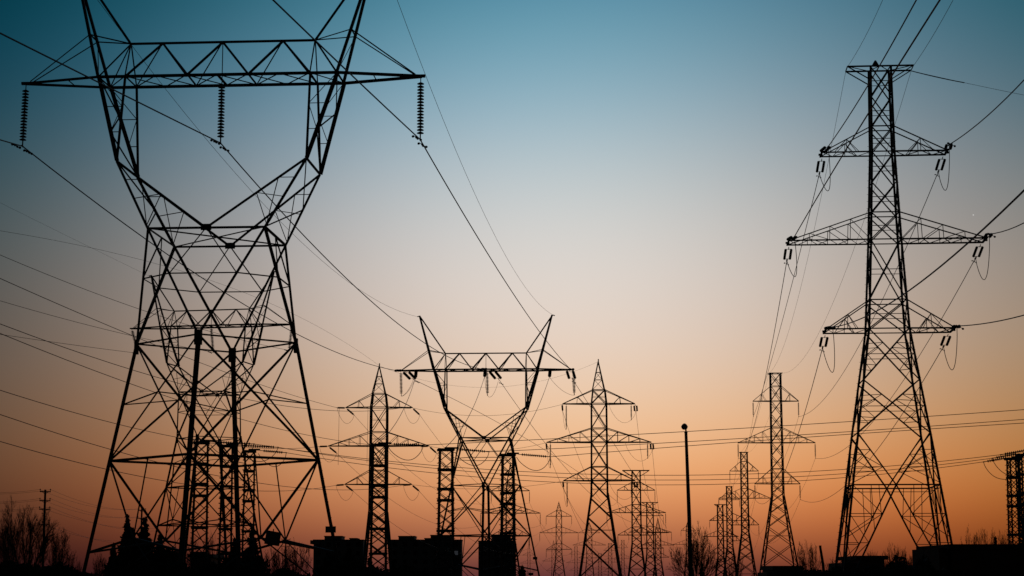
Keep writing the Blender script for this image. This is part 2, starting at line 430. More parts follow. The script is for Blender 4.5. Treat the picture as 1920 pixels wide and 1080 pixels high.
    for ai, (z, l, j) in enumerate(arms):
        w, wj = width_at(prof, z), width_at(prof, j)
        n = 2 if l < 5.6 else 4
        for s in (-1, 1):
            l = arms[ai][1] + asym * s
            m = MB(); tw = w * .9 if strain else .12
            P = {}
            for y in (-1, 1):
                b0, tp, t0 = Vector((s * w, y * w, z)), Vector((s * l, y * tw, z)), Vector((s * wj, y * wj, j))
                P[y] = (b0, tp, t0)
                bar(m, b0, tp, DG * 1.35); bar(m, t0, tp, DG * .95)
                for i in range(1, n):
                    t = i / n
                    bar(m, lerp(b0, tp, t), lerp(t0, tp, t), TH)
                    if detail: bar(m, lerp(b0, tp, t + (.5 / n if n == 2 else 0) - (1 / n if n > 2 else .5)), lerp(t0, tp, t), TH)
                    if detail > 1 and n == 2:
                        bar(m, lerp(b0, tp, .3), lerp(t0, tp, .5), TH); bar(m, lerp(b0, tp, .75), lerp(t0, tp, .5), TH)
            if detail:
                nz = n * 2
                for i in range(nz):
                    y = 1 if i % 2 else -1
                    bar(m, lerp(P[y][0], P[y][1], i / nz), lerp(P[-y][0], P[-y][1], (i + 1) / nz), TH)
            if strain:
                m.sq((s * l, -tw - .25, z), (s * l, tw + .1, z), .12); m.sq((s * (l - .1), 0, z - .02), (s * (l + .18), 0, z - .02), .2, .12)
            m.obj('crossarm', 'steel', root)
            out['arms'].append(dict(tip=Mx @ Vector((s * (l - .05), 0, z - .05)), near=Mx @ Vector((s * (l - .02), -tw - .2, z)), far=Mx @ Vector((s * (l - .12), tw, z - .05)), s=s))
    if top[0] == 'flat':
        m = MB(); zt, hb = top[1], top[2]; w = prof[0][1]
        for y in (-1, 1):
            bar(m, (-hb, y * w, zt), (hb, y * w, zt), DG * 1.3)
            for s in (-1, 1): bar(m, (s * hb, y * w, zt), C(0 if s < 0 else 1, zt - (hb - w) * .62) * 1 if y < 0 else C(3 if s < 0 else 2, zt - (hb - w) * .62), DG * .9)
        xs = [-hb, -w, 0, w, hb]
        for i in range(4):
            y = 1 if i % 2 else -1
            bar(m, (xs[i], y * w, zt), (xs[i + 1], -y * w, zt), TH)
        for x in (-hb, hb): bar(m, (x, -w, zt), (x, w, zt), DG)
        if detail > 1:
            m.lathe((-.35, -w, zt), (0, 0, 1), [(0, .28), (.1, .22), (.35, .08), (.4, .03)], 8)
        m.obj('top_bar', 'steel', root)
        out['earth'] = [Mx @ Vector((s * hb, y * w, zt - .05)) for s in (-1, 1) for y in (-1, 1)]
    else:
        m = MB(); zt = top[1]; ap = Vector((0, 0, zt)); lo = [C(q, ztop) for q in range(4)]
        for q in range(4):
            bar(m, lo[q], ap, LG * .8)
            for t, u in ((0, .36), (.36, .62)):
                bar(m, lerp(lo[q], ap, t), lerp(lo[(q + 1) % 4], ap, u), TH)
            for t in (.36, .62): bar(m, lerp(lo[q], ap, t), lerp(lo[(q + 1) % 4], ap, t), TH)
        m.rod(ap - Vector((0, 0, .1)), ap + Vector((0, 0, .35)), .08, 5)
        m.obj('peak', 'steel', root)
        out['earth'] = [Mx @ ap] * 4
    return out

D4 = 'tall three-armed tower on the right'
RT = arm_tower('tall black three-armed lattice tower on the right, nearest of its kind, flat bar on top', 26.44, 136.03, -.08,
    [(38.07, .717), (31.81, .79), (25.43, 1.05), (19.05, 1.388), (11.68, 2.449), (0, 4.05)],
    [(31.81, 4.42, 33.66), (25.43, 6.9, 27.39), (19.05, 4.45, 21.1)], ('flat', 38.07, 2.343), .8, 2, True, low=[15.4, 11.68], zring=8.1, asym=.12)

def dc(label, px, mid_w, ys, ytop, wid, kind='flat', bar_px=None, bend=None, bw=1.0, slope=.145, k=1.0, detail=1, Y=None, strain=False, yaw=-.02, ph=1.62, stop=1.2):
    Y = Y or 14.0 * F / mid_w
    s = Y / F
    X = pix(px, ys[1], Y).x
    zs = [pix(px, y, Y).z for y in ys]; zt = pix(px, ytop, Y).z
    sp_ = (zs[0] - zs[2]) / 2
    arms = [(z, w * s / 2, z + sp_ * .36) for z, w in zip(zs, wid)]
    zb = pix(px, bend, Y).z if bend else zs[2] - .8
    ztop = zt if kind == 'flat' else arms[0][0] + sp_ * .36
    wl = bw * 1.06
    prof = [(ztop, bw * .93), (zb, wl), (0, wl + slope * zb)]
    if kind == 'peak': prof = [(ztop, bw * .8), (zs[0], bw), (zb, wl), (0, wl + slope * zb)]
    top = ('flat', zt, (bar_px or 24) * s / 2) if kind == 'flat' else ('peak', zt)
    r = arm_tower(label, X, Y, yaw, prof, arms, top, k, detail, strain, ph=ph, stop=stop); r['Y'] = Y
    return r
T3 = dc('flat-topped three-armed tower standing just left of the tall right-hand one, largest of its receding row', 1456, 145, (752, 830, 907), 700, (86, 145, 85), bar_px=25, bend=930, bw=.98, slope=.155, k=.98)
T4 = dc('second flat-topped tower of the receding row, directly left of the largest', 1396, 97, (883, 934, 984), 848, (54, 97, 52), bar_px=16, bend=1000, bw=.92, slope=.14, k=1.25)
T5 = dc('third flat-topped tower of the receding row, overlapping its left neighbour', 1368, 75, (937, 976, 1014), 912, (39, 75, 38), bar_px=12, bend=1026, k=1.4, bw=.95, slope=.13, detail=0)
T6 = dc('last and smallest flat-topped tower of the receding row, nearest the lamp pole', 1351, 66, (976, 1006, 1037), 946, (40, 66, 42), bar_px=21, bend=1046, k=1.5, bw=1.0, slope=.13, detail=0, Y=690, strain=True)
P1 = dc('pointed three-armed tower just right of the big left tower with a lattice column in front', 710, 195, (764, 836, 908), 686, (126, 190, 126), 'peak', bend=960, bw=1.08, slope=.09, k=.92, strain=False)
P2 = dc('pointed three-armed tower between the middle V-waisted tower and the lamp pole', 1123, 197, (757, 829, 901), 678, (136, 196, 134), 'peak', bend=925, bw=1.0, slope=.15, k=1.02, strain=False, ph=2.2)
P3 = dc('small pointed tower low in the gap left of the large pointed one', 1048, 72, (968, 999, 1030), 942, (48, 72, 48), 'peak', bend=1042, bw=1.0, k=1.4, detail=0)
P4 = dc('small pointed tower overlapping the right side of two flat-topped ones near the lamp pole', 1234, 60, (999, 1022, 1045), 972, (40, 60, 40), 'peak', bend=1050, bw=1.15, k=1.5, detail=0)
P5 = dc('pointed tower half hidden behind the right leg of the middle V-waisted tower', 957, 112, (920, 962, 1004), 870, (72, 112, 72), 'peak', bend=1015, bw=1.0, k=1.25)
F1 = dc('flat-topped three-armed tower standing close behind the right arms of the large pointed tower', 1193, 110, (919, 961, 1003), 882, (71, 110, 70), bar_px=50, bend=1020, bw=1.03, slope=.12, k=1.25)
F2 = dc('flat-topped three-armed tower behind and right of a larger flat-topped one, left of the lamp pole', 1219, 80, (967, 998, 1028), 942, (50, 80, 50), bar_px=30, bend=1040, bw=1.1, slope=.11, k=1.35, detail=0)
TX = dc('faint far tower whose two arms peep out on both sides of the lamp pole', 1291, 58, (995, 1021, 1046), 975, (28, 58, 30), 'peak', k=1.2, detail=0)
for a in ((991.5, 33, (1041, 1056, 1071), 1012, (24, 33, 24), 'peak', 'tiny pointed tower between the right legs of the middle V-waisted tower'),
          (1038, 42, (1033, 1052, 1070), 1014, (27, 42, 27), 'peak', 'tiny pointed tower overlapping the left leg of the small pointed one'),
          (1080, 36, (1039, 1055, 1070), 1025, (25, 36, 25), 'flat', 'tiny flat-topped tower just left of the large pointed tower\'s legs'),
          (1105, 62, (999, 1022, 1046), 980, (40, 62, 40), 'peak', 'far tower seen through the left half of the large pointed tower\'s base'),
          (1125, 40, (1054, 1067, 1078), 1038, (26, 40, 26), 'flat', 'tiny tower centred between the legs of the large pointed tower'),
          (1144, 44, (1032, 1054, 1072), 1019, (24, 44, 26), 'flat', 'far flat-topped tower seen against the right leg of the large pointed tower'),
          (1168, 34, (1027, 1047, 1066), 1013, (19, 34, 20), 'flat', 'thin far flat-topped tower between the large pointed tower and the flat-topped one beside it')):
    dc(a[6], a[0], a[1], a[2], a[3], a[4], a[5], bar_px=7, bw=1.1, slope=.1, k=1.15, detail=0)

# ------------------------------------------------------------------ insulators
def discs(m, p, d, n, step, r, seg=10):
    for i in range(n):
        m.lathe(Vector(p) + Vector(d) * (step * i), d, [(0, .035), (step * .18, r * .55), (step * .5, r), (step * .62, r * .95), (step * .66, .05), (step, .035)], seg)
def string(label, A, d, n, step, r, cat='insulator', group=None, single_discs=False, twin=0.0, seg=8, damp=False):
    """a string of discs starting at A and running along d; returns the live end"""
    d = Vector(d).normalized(); A = Vector(A)
    root = thing('insulator_string', label, cat, A, 0, group)
    side = d.cross(Vector((0, 0, 1)))
    side = side.normalized() if side.length > .05 else Vector((1, 0, 0))
    L = n * step; st = .28 if not twin else .45
    offs = [Vector((0, 0, 0))] if not twin else [side * twin, side * -twin]
    m = MB(); m.rod((0, 0, 0), d * st, .03, 5)
    if twin: m.sq(d * (st - .06) + side * (twin + .03), d * (st - .06) - side * (twin + .03), .05, .03)
    m.obj('top_fitting', 'steel', root)
    for o in offs:
        if single_discs:
            proto = None
            for i in range(n):
                if proto is None:
                    m = MB(); discs(m, (0, 0, 0), d, 1, step, r, 14); proto = m.obj('disc', 'porc', root, d * st, smooth=False)
                else:
                    c = proto.copy(); COL.objects.link(c); c.parent = root; c.location = o + d * (st + step * i)
        else:
            m = MB(); discs(m, o + d * st, d, n, step, r, seg); m.obj('disc_stack', 'porc', root)
    m = MB(); e = d * (st + L)
    if twin: m.sq(e + side * (twin + .03), e - side * (twin + .03), .05, .03)
    m.rod(e - d * .02, e + d * .3, .04, 6); m.sq(e + d * .3 - Vector((0, .2, 0)), e + d * .3 + Vector((0, .2, 0)), .07, .08)
    m.obj('clamp', 'steel', root)
    return A + e + d * .3
arm_names = ['upper left', 'upper right', 'middle left', 'middle right', 'lower left', 'lower right']

# suspension strings on the V-waisted towers
side3 = ['left', 'centre', 'right']
G = 'long suspension strings on the V-waisted towers'
e1 = [string(f'long ribbed insulator string hanging from the {w} of the big left tower\'s crossarm', p, (-.02 if i == 0 else 0, 0, -1), 17, .187, .215, group=G, single_discs=True) for i, (w, p) in enumerate(zip(side3, c1['tips']))]
e2 = [string(f'slim insulator string hanging from the {w} of the middle tower\'s crossarm', p + Vector((.15, 0, 0)), (.03, 0, -1), 15, .19, .23, group=G) for w, p in zip(side3, c2['tips'])]
e3 = [string(f'insulator string at the {w} of the crossarm of the tower behind the big one', p, (dx, 0, -1), 16, .19, .25, group=G) for w, p, dx in zip(side3, c3['tips'], (.3, .1, -.1))]

# ------------------------------------------------------------------ wires
def para(A, B, sag, n=28):
    A, B = Vector(A), Vector(B)
    return [A + (B - A) * (i / n) - Vector((0, 0, 4 * sag * (i / n) * (1 - i / n))) for i in range(n + 1)]
def solve(A, B, vias, free=('sag',), sag0=4.0):
    """sag (and end point shift) that carries a span through points seen in the photo"""
    v = {'sag': sag0, 'bz': 0.0, 'bx': 0.0}
    def err(v):
        P = para(A, Vector(B) + Vector((v['bx'], 0, v['bz'])), v['sag'], 120); pp = [proj(p) for p in P if p.y > 8]; r = []
        for (px, py) in vias:
            best = None
            for (x0, y0), (x1, y1) in zip(pp, pp[1:]):
                dx, dy = x1 - x0, y1 - y0; q = dx * dx + dy * dy + 1e-9
                t = max(0, min(1, ((px - x0) * dx + (py - y0) * dy) / q))
                ex, ey = px - x0 - t * dx, py - y0 - t * dy; s = ex * ex + ey * ey
                if best is None or s < best[0]: best = (s, (ex * -dy + ey * dx) / sqrt(q) if q > 1e-8 else 0)
            r.append(best[1])
        for k in free: r.append(.02 * (v[k] - (sag0 if k == 'sag' else 0)))
        return np.array(r)
    r = err(v); lam = .01
    for _ in range(14):
        J = []
        for k in free:
            w = dict(v); w[k] += .05; J.append((err(w) - r) / .05)
        J = np.array(J).T; H = J.T @ J
        st = np.linalg.solve(H + lam * np.diag(np.diag(H) + 1e-6), -J.T @ r)
        w = dict(v)
        for k, q in zip(free, st): w[k] += float(q)
        r2 = err(w)
        if r2 @ r2 < r @ r: v, r = w, r2; lam *= .4
        else: lam *= 5
    return v['sag'], Vector(B) + Vector((v['bx'], 0, v['bz']))
def wire(label, A, B, sag=3.0, r=.03, group=None, vias=None, free=('sag',), name='power_line', cat='power line', dampers=(), n=28, ds=1.0):
    if vias: sag, B = solve(A, B, vias, free, sag)
    A, B = Vector(A), Vector(B)
    P = para(A, B, sag, n); m = MB(); m.tube([p - A for p in P], r, 5)
    o = tag(m.obj(name, 'wire', None, A), label, cat, group)
    L = (B - A).length
    for dist in dampers:
        t = dist / L; c = A + (B - A) * t - Vector((0, 0, 4 * sag * t * (1 - t))); d = (B - A).normalized()
        m = MB(); q = c - A - Vector((0, 0, .09 * ds)); m.sq(c - A, q, .05 * ds); m.rod(q - d * .22 * ds, q + d * .22 * ds, .012, 5)
        for s in (-1, 1): m.lathe(q + d * (s * .14 * ds), d * s, [(0, .03 * ds), (.03 * ds, .07 * ds), (.14 * ds, .065 * ds), (.17 * ds, .02 * ds)], 7)
        side = Vector((ds, 0, 0)); up_ = Vector((0, 0, ds)); m.rod(q - side * .2 + up_ * .15, q + side * .2 - up_ * .1, .02 * ds, 5)
        for s in (-1, 1): m.lathe(q + side * (s * .16) + up_ * (-.1 * s + .02), (s, 0, -.4), [(0, .03 * ds), (.03 * ds, .075 * ds), (.12 * ds, .07 * ds), (.15 * ds, .02 * ds)], 7)
        m.obj('vibration_damper', 'steel', o)
    return o
def loop(label, A, B, drop, r=.022, group='jumper loops', skew=Vector((0, 0, 0))):
    A, B = Vector(A), Vector(B); pts = []
    for i in range(21):
        t = i / 20; s = sin(pi * t) ** .7
        pts.append(A + (B - A) * t + Vector((0, 0, -drop * s)) + skew * s - A)
    m = MB(); m.tube(pts, r, 5); return tag(m.obj('jumper_loop', 'wire', None, A), label, 'jumper cable', group)

# big left tower -> middle tower, and back over the viewer
G = 'conductors of the V-waisted line'
back = (c1['root'].location - c2['root'].location); back.z = 0
ct = []
for i, w in enumerate(side3):
    d = (e1[i] - c2['near'][i]).normalized()
    end = string(f'pair of tension insulators at the {w} of the middle tower\'s crossarm, facing the viewer', c2['near'][i], d + Vector((0, 0, -.1)), 14, .17, .17, group='tension insulators on the middle tower', twin=.2)
    wire(f'{w} conductor sagging from the big left tower to the middle V-waisted tower', e1[i], end, 5, .04, G, vias=[[(490, 590)], [(770, 625)], [(900, 452)]][i], dampers=(1.0,))
    B = e1[i] + back * .62; B.z = e1[i].z
    wire(f'{w} conductor running from the big left tower up past the {"left edge" if i < 2 else "top"} of the photo', e1[i], B, 4, .04, G, vias=[[(0, 262)], [(130, 127), (0, 62)], [(590, 75), (512, 0)]][i], free=('sag', 'bz', 'bx'), dampers=(1.1,))
for i, w in enumerate(('left', 'right')):
    wire(f'thin earth wire between the {w} peaks of the big left tower and the middle one', c1['peaks'][i], c2['peaks'][i], 4, .016, 'earth wires', vias=[[(330, 190), (560, 450)], [(830, 240), (940, 455)]][i], name='earth_wire', cat='earth wire')
# middle tower, outgoing side and slack spans to the lattice columns
far_pt = [pix(1196, 975, 560), pix(1225, 985, 560), pix(1250, 990, 560)]
for i, w in enumerate(side3):
    A = c2['far'][i] + Vector((.3 if i < 2 else -.35, 0, -.1)); d = (far_pt[i] - A).normalized()
    end = string(f'pair of tension insulators at the {w} of the middle tower\'s crossarm, facing away', A, d + Vector((.2 if i < 2 else .04, 0, -.28)), 13, .17, .2, group='tension insulators on the middle tower', twin=.42)
    wire(f'{w} conductor dropping away behind the middle V-waisted tower', end, far_pt[i], 6, .035, G, vias=[[(900, 774)], [(1000, 802)], [(1100, 752)]][i], dampers=(2.5,))
    loop(f'jumper loop under the {w} of the middle tower\'s crossarm', end, e2[i], .5 + .5 * (i == 1), group='jumper loops on the middle tower')

# lattice gantry columns
COLS = [(378, 832, 160, 'left lattice column of three standing between the legs of the big left tower', 22), (426, 838, 163, 'middle lattice column of three between the legs of the big left tower', 18), (468, 848, 166, 'right lattice column of three between the legs of the big left tower', 17),
        (711, 836, 160, 'lattice column standing in front of the pointed tower', 23), (836, 845, 163, 'lattice column left of the middle V-waisted tower', 23), (952, 855, 166, 'lattice column in front of the middle V-waisted tower\'s right legs', 20),
        (1899, 862, 166, 'lattice column at the right edge standing clear of the frame', 17), (1921, 855, 160, 'lattice column cut by the right edge of the photo', 19)]
ctop = []
for ci, (px, py, Y, lab, wpx) in enumerate(COLS):
    p = pix(px, py, Y); hw = wpx * Y / F / 2
    root = thing('gantry_column', lab, 'lattice column', (p.x, Y, 0), .12, 'lattice gantry columns'); zt = p.z
    def Cc(q, z): 
        w = hw * (1 + .28 * (1 - z / zt)); return Vector((w * (-1, 1, 1, -1)[q], w * (-1, -1, 1, 1)[q], z))
    for q in range(4):
        m = MB(); m.bar(Cc(q, zt), Cc(q, 0), .14)
        for h in range(int(zt / .42)):
            b = Cc(q, h * .42 + .4); m.sq(b, b + Vector(((-1, 1, 1, -1)[q] * .17, 0, 0)), .05)
        m.obj('leg', 'steel', root)
    m = MB(); n = 14
    for i in range(n):
        z0, z1 = zt * i / n, zt * (i + 1) / n
        for q in range(4):
            r = (q + 1) % 4; m.sq(Cc(q, z0), Cc(r, z1), .06); m.sq(Cc(r, z0), Cc(q, z1), .06)
    m.obj('lacing', 'steel', root)
    for i, fz in enumerate((.87, .74, .665, .46, .3, .12)):
        m = MB(); w = hw * (1 + .28 * (1 - fz)) + .06; z = zt * fz
        for q in range(4):
            a, b = Cc(q, z) * 1, Cc((q + 1) % 4, z); m.sq(a + (a - Vector((0, 0, z))) * .12, b + (b - Vector((0, 0, z))) * .12, .1, .2)
        m.obj('collar', 'steel', root)
    m = MB(); m.box(-hw - .18, hw + .18, -hw - .18, hw + .18, zt - .02, zt + .16); m.box(-.1, hw + .5, -.1, .1, zt + .16, zt + .3); m.obj('cap_plate', 'steel', root)
    ctop.append(Vector((p.x, Y, zt + .2)))
G = 'tension strings on the lattice columns'
bus = {}
spec = [(0, (1, 0, -.05), 15, .19), (1, (1, -.1, -.06), 15, .19), (2, (1, -.1, -.09), 10, .17), (3, (1, 0, -.03), 13, .165), (4, (1, 0, -.09), 13, .165), (5, (1, 0, -.08), 13, .165), (6, (-1, 0, -.17), 10, .17), (7, (-1, 0, -.17), 10, .17)]
cshort = ['left column between the big tower\'s legs', 'middle column between the big tower\'s legs', 'right column between the big tower\'s legs', 'column in front of the pointed tower', 'column left of the middle tower', 'column before the middle tower\'s right legs', 'complete column at the right edge', 'column cut by the right edge']
for ci, d, n, st in spec:
    d = Vector(d).normalized(); p = ctop[ci] + Vector((d.x * (.9 if ci < 6 else .25 if ci == 6 else .4), 0, -.05 if ci < 6 else 0))
    bus[ci] = string('horizontal ribbed insulator string reaching out from the ' + cshort[ci], p, d, n, st, .125, group=G)
    # short double link next to the column
    loop('drooping jumper cable under the insulator string of the ' + cshort[ci], bus[ci], ctop[ci] + Vector((d.x * (.75 if ci < 6 else .3), 0, -.3 if ci < 6 else -1.75)), 1.15 if ci < 6 else .55, .028, 'jumper loops on the lattice columns', Vector((d.x * .25, 0, 0)))
p = pix(1921, 852, 158); third = string('topmost ribbed insulator string at the right edge of the photo', pix(1932, 843, 158), (-1, 0, -.17), 11, .17, .125, group=G)
G = 'bus conductors crossing the view'
for k, (a, px, py, via, lab) in enumerate(((3, 1990, 763, (1290, 809), 'top'), (4, 1990, 781, (1290, 828), 'second'), (5, 1990, 789, (1290, 836), 'third'))):
    wire(f'{lab} bus wire from the top, rising gently from the columns to the right edge', bus[a], pix(px, py, 150), .6, .026, G, vias=[via])
for k, (a, b, via, lab) in enumerate(((0, third, (1290, 891), 'fourth'), (1, bus[7], (1290, 900), 'fifth'), (2, bus[6], (1290, 909), 'lowest'))):
    wire(f'{lab} bus wire from the top, level, ending at the columns by the right edge', bus[a], b, 1.0, .024, G, vias=[via])
# slack spans from the middle tower down to the columns
for i, (A, ci, w) in enumerate(((c2['M'] @ Vector((-9.6, -.6, CH['zc'] - 1.05)), 3, 'left'), (c2['M'] @ Vector((0, -1.2, CH['zc'] - 1.05)), 4, 'centre'), (c2['M'] @ Vector((8.9, -.6, CH['zc'] - 1.05)), 5, 'right'))):
    d = (ctop[ci] - A).normalized()
    end = string(f'single stubby insulator pointing down towards the columns, {w} of the middle tower\'s crossarm', A, d + Vector((0, 0, -.3)), 13, .17, .24, group='tension insulators on the middle tower')
    wire(f'slack downlead from the {w} of the middle tower to a lattice column', end, ctop[ci] + Vector((0, 0, .1)), 1.2, .03, 'slack downleads')
    loop(f'inner jumper loop at the {w} of the middle tower\'s crossarm', end, e2[i], .6, group='jumper loops on the middle tower')

# tower behind the big left one: conductors out to the left edge
G = 'conductors running off the left edge'
for i, (w, y0, dy, v) in enumerate((('left', 239, 0, (140, 647)), ('centre', 213, 0, (140, 603)), ('right', 186, 0, (140, 535)))):
    yl = (623, 562, 480)[i]
    B = pix(-120, yl - (15, 35, 55)[i], y0 - 14)
    wire(f'{w} conductor from the tower behind the big left one to the left edge', e3[i], B, 1.5, .028, G, vias=[v], free=('sag',), dampers=(1.2,))
# double-circuit helper: suspension strings
def susp(T, desc, n=11, step=.2, r=.15, which=range(6)):
    out = {}
    for i in which:
        A = T['arms'][i]['tip']
        out[i] = string(f'insulator string under the {arm_names[i]} arm of the {desc}', A, (0, 0, -1), n, step, r, group='suspension insulators on the three-armed towers', seg=6)
    return out
sT3 = susp(T3, 'largest tower of the receding row')
sT4 = susp(T4, 'second tower of the receding row', 11, .2, .13)
sT5 = susp(T5, 'third tower of the receding row', 10, .2, .14)
sP3 = susp(P3, 'small pointed tower by the larger one', 12, .2, .13)
sP5 = susp(P5, 'pointed tower behind the middle V-waisted one', 11, .2, .12)
sF1 = susp(F1, 'flat-topped tower behind the large pointed one', 11, .2, .12)
sF2 = susp(F2, 'flat-topped tower behind the larger flat-topped one', 11, .2, .12)
sTX = susp(TX, 'faint far tower behind the lamp pole', 9, .22, .14)

# right tower: tension strings both ways, jumper loops, conductors
G = 'tension insulators on the tall right tower'
via_n = [[(1655, 113), (1718, 0)], [(1840, 227), (1920, 150)], [(1600, 258), (1762, 0)], [(1890, 431), (1920, 418)], [(1700, 548), (1920, 357)], [(1850, 606), (1920, 591)]]
via_f = [[(1507, 480), (1445, 660)], [(1721, 402), (1621, 632)], [(1440, 684)], [(1762, 598), (1670, 750)], [(1507, 780)], [(1725, 717), (1580, 916)]]
for i in range(6):
    A = RT['arms'][i]; nm = arm_names[i]; s = A['s']
    vz = proj(A['near']); P0 = pix(via_n[i][0][0], via_n[i][0][1], 112)
    d = (P0 - A['near']).normalized(); d.z = max(-.2, min(.05, d.z))
    e = string(f'tension insulator at the {nm} arm of the tall right tower, pointing towards the viewer', A['near'], (-.19 if s > 0 else -.02, -1, -.1), 12, .17, .11, group=G, twin=.17)
    B = Vector((A['near'].x - .10 * -95 * -1, A['near'].y - 95, e.z - 8)); B = Vector((e.x - 9.7, e.y - 100, e.z - 4))
    wire(f'conductor coming over the viewer to the {nm} arm of the tall right tower', e, B, 2.5, .035, 'near conductors of the tall right tower', vias=via_n[i], free=('sag', 'bz', 'bx'), dampers=(1.2,) if i in (1, 3, 5) else ())
    dd = (sT3[i] - A['far']).normalized()
    f = string(f'twin capsule insulator slung under the {nm} arm of the tall right tower', A['far'] + Vector((0, .1, -.1)), dd + Vector((-.02, 0, -.22)), 10, .18, .1, group=G, twin=.2)
    wire(f'conductor from the {nm} arm of the tall right tower down to the receding row', f, sT3[i], 5, .028, 'far conductors of the tall right tower', vias=via_f[i], dampers=(.8,), ds=.62)
    loop(f'jumper loop hanging below the {nm} arm of the tall right tower', e, f, (2.1, 2.2, 1.9, 2.3, 2.4, 2.3)[i], .026, 'jumper loops on the tall right tower', Vector((.35 if s < 0 else .15, 0, 0)))
E_ = RT['earth']
wire('thin earth wire reaching the left end of the tall right tower\'s top bar', E_[0], E_[0] + Vector((-9, -90, 2)), 1.5, .014, 'earth wires', vias=[(1655, 0)], free=('sag', 'bz', 'bx'), name='earth_wire', cat='earth wire')
wire('thin earth wire reaching the right end of the tall right tower\'s top bar', E_[2], E_[2] + Vector((-9, -90, 2)), 1.5, .016, 'earth wires', vias=[(1787, 0)], free=('sag', 'bz', 'bx'), name='earth_wire', cat='earth wire')
wire('earth wire sloping from the tall right tower\'s top bar to the right edge', E_[3], pix(1990, 192, 118), .2, .012, 'earth wires', vias=[(1808, 155)], name='earth_wire', cat='earth wire')
m = MB(); A = E_[3]; B = pix(1808, 155, 129); m.tube([p - A for p in para(A, B, .04, 8)], .035); tag(m.obj('armour_rod', 'wire', None, A), 'thick sleeve wrapped round the earth wire right of the tall tower\'s top bar', 'cable sleeve')
for i, (k, w, v) in enumerate(((1, 'left', (1562, 258)), (3, 'right', (1676, 240)))):
    wire(f'thin earth wire from the tall right tower\'s top bar {w} end to the receding row', E_[k], T3['earth'][2 * i], 4, .014, 'earth wires', vias=[v], name='earth_wire', cat='earth wire')
for i in range(6):
    wire(f'conductor at the {arm_names[i]} arms between the first and second towers of the receding row', sT3[i], sT4[i], 4.5, .022, 'conductors of the receding row')
    wire(f'conductor at the {arm_names[i]} arms between the second and third towers of the receding row', sT4[i], sT5[i], 4.5, .022, 'conductors of the receding row')
for i, w in enumerate(('left', 'right')):
    wire(f'{w} earth wire between the first and second towers of the receding row', T3['earth'][2 * i], T4['earth'][2 * i], 3, .014, 'earth wires', name='earth_wire', cat='earth wire')

# last tower of the row: end insulator balls
# pointed tower beside the big left one: conductors to the left edge, strings, loops, and away
G = 'conductors running off the left edge'
lv = [[(0, 505), (238, 625)], [(0, 598), (240, 691)], [(0, 730), (200, 790)], [(0, 612), (232, 715)], [(0, 830), (205, 881)], [(0, 773), (205, 842)]]
for i in range(6):
    A = P1['arms'][i]['tip']; nm = arm_names[i]; s = P1['arms'][i]['s']
    py = lv[i][0][1]; B = pix(-130, py - 42, 112)
    e = string(f'tension string pointing left at the {nm} arm of the left large pointed tower', A + Vector((-.1, 0, 0)), (-.35, -1, -.08), 12, .17, .13, group='tension strings on the pointed towers', seg=6)
    wire(f'conductor from the {nm} arm of the left pointed tower out to the left edge', e, B, 4, .026, G, vias=[lv[i][1]])
    tgt = sP5[i]; d = (tgt - A).normalized()
    f = string(f'tension string pointing down right at the {nm} arm of the left large pointed tower', A + Vector((.1, 0, -.1)), d + Vector((.25, 0, -.25)), 12, .17, .13, group='tension strings on the pointed towers', seg=6)
    wire(f'conductor from the {nm} arm of the left pointed tower dropping away to the right', f, tgt, 4, .022, 'far conductors of the pointed towers')
    loop(f'jumper loop at the {nm} arm of the left large pointed tower', e, f, 1.6, .02, 'jumper loops on the pointed towers')
for i, nm in enumerate(('upper', 'middle', 'lower')):
    A, B = P1['arms'][2 * i + 1]['tip'], P2['arms'][2 * i]['tip']
    wire(f'nearly level conductor joining the {nm} arms of the two large pointed towers', A, B, (1.3, .9, .8)[i], .02, 'cross wires between the pointed towers')
for x, y0, y1, lab in ((636, 766, 872, 'hanging dropper cable left of the pointed tower'), (690, 766, 868, 'hanging dropper cable touching the pointed tower\'s body')):
    wire(lab, pix(x, y0, 260), pix(x - 2, y1, 260), 0, .022, 'dropper cables')
wire('faint earth wire from the pointed tower\'s tip to the left edge', P1['earth'][0], pix(-120, 415, 120), 4, .012, 'earth wires', vias=[(280, 491)], name='earth_wire', cat='earth wire')
wire('faint earth wire from the tower behind the big left one to the left edge', c3['peaks'][0], pix(-100, 330, 225), 1, .012, 'earth wires', vias=[(0, 380)], name='earth_wire', cat='earth wire')
wire('earth wire arching between the tips of the two large pointed towers', P1['earth'][0], P2['earth'][0], 3.2, .011, 'earth wires', name='earth_wire', cat='earth wire')
# pointed tower by the lamp pole
for i in range(6):
    A = P2['arms'][i]['tip']; nm = arm_names[i]; s = P2['arms'][i]['s']
    tgt = sF1[i]; d = (tgt - A).normalized()
    f = string(f'tension string at the {nm} arm of the pointed tower nearest the lamp pole', A + Vector((s * .1, 0, -.05)), d + Vector((s * .02, 0, -.4)), 8, .17, .13, group='tension strings on the pointed towers', twin=.17 if s > 0 else 0, seg=6)
    wire(f'conductor from the {nm} arm of the pointed tower nearest the lamp pole going back', f, tgt, 5, .022, 'far conductors of the pointed towers')
    g_ = string(f'vertical string under the {nm} arm of the pointed tower nearest the lamp pole', A + Vector((-s * .45, 0, 0)), (0, 0, -1), 9 if s > 0 else 16, .17, .12, group='tension strings on the pointed towers', seg=6)
    loop(f'jumper loop at the {nm} arm of the pointed tower nearest the lamp pole', f, A + Vector((-s * 3.4, 0, -.1)) if s > 0 else g_, 1.9 if s > 0 else .8, .018, 'jumper loops on the pointed towers')
for i in range(6):
    wire(f'{arm_names[i]} conductor between the two overlapping flat-topped towers left of the lamp pole', sF1[i], sF2[i], 4, .022, 'far conductors')
    wire(f'{arm_names[i]} conductor from the tower behind the middle one to the small pointed tower', sP5[i], sP3[i], 6, .022, 'far conductors')

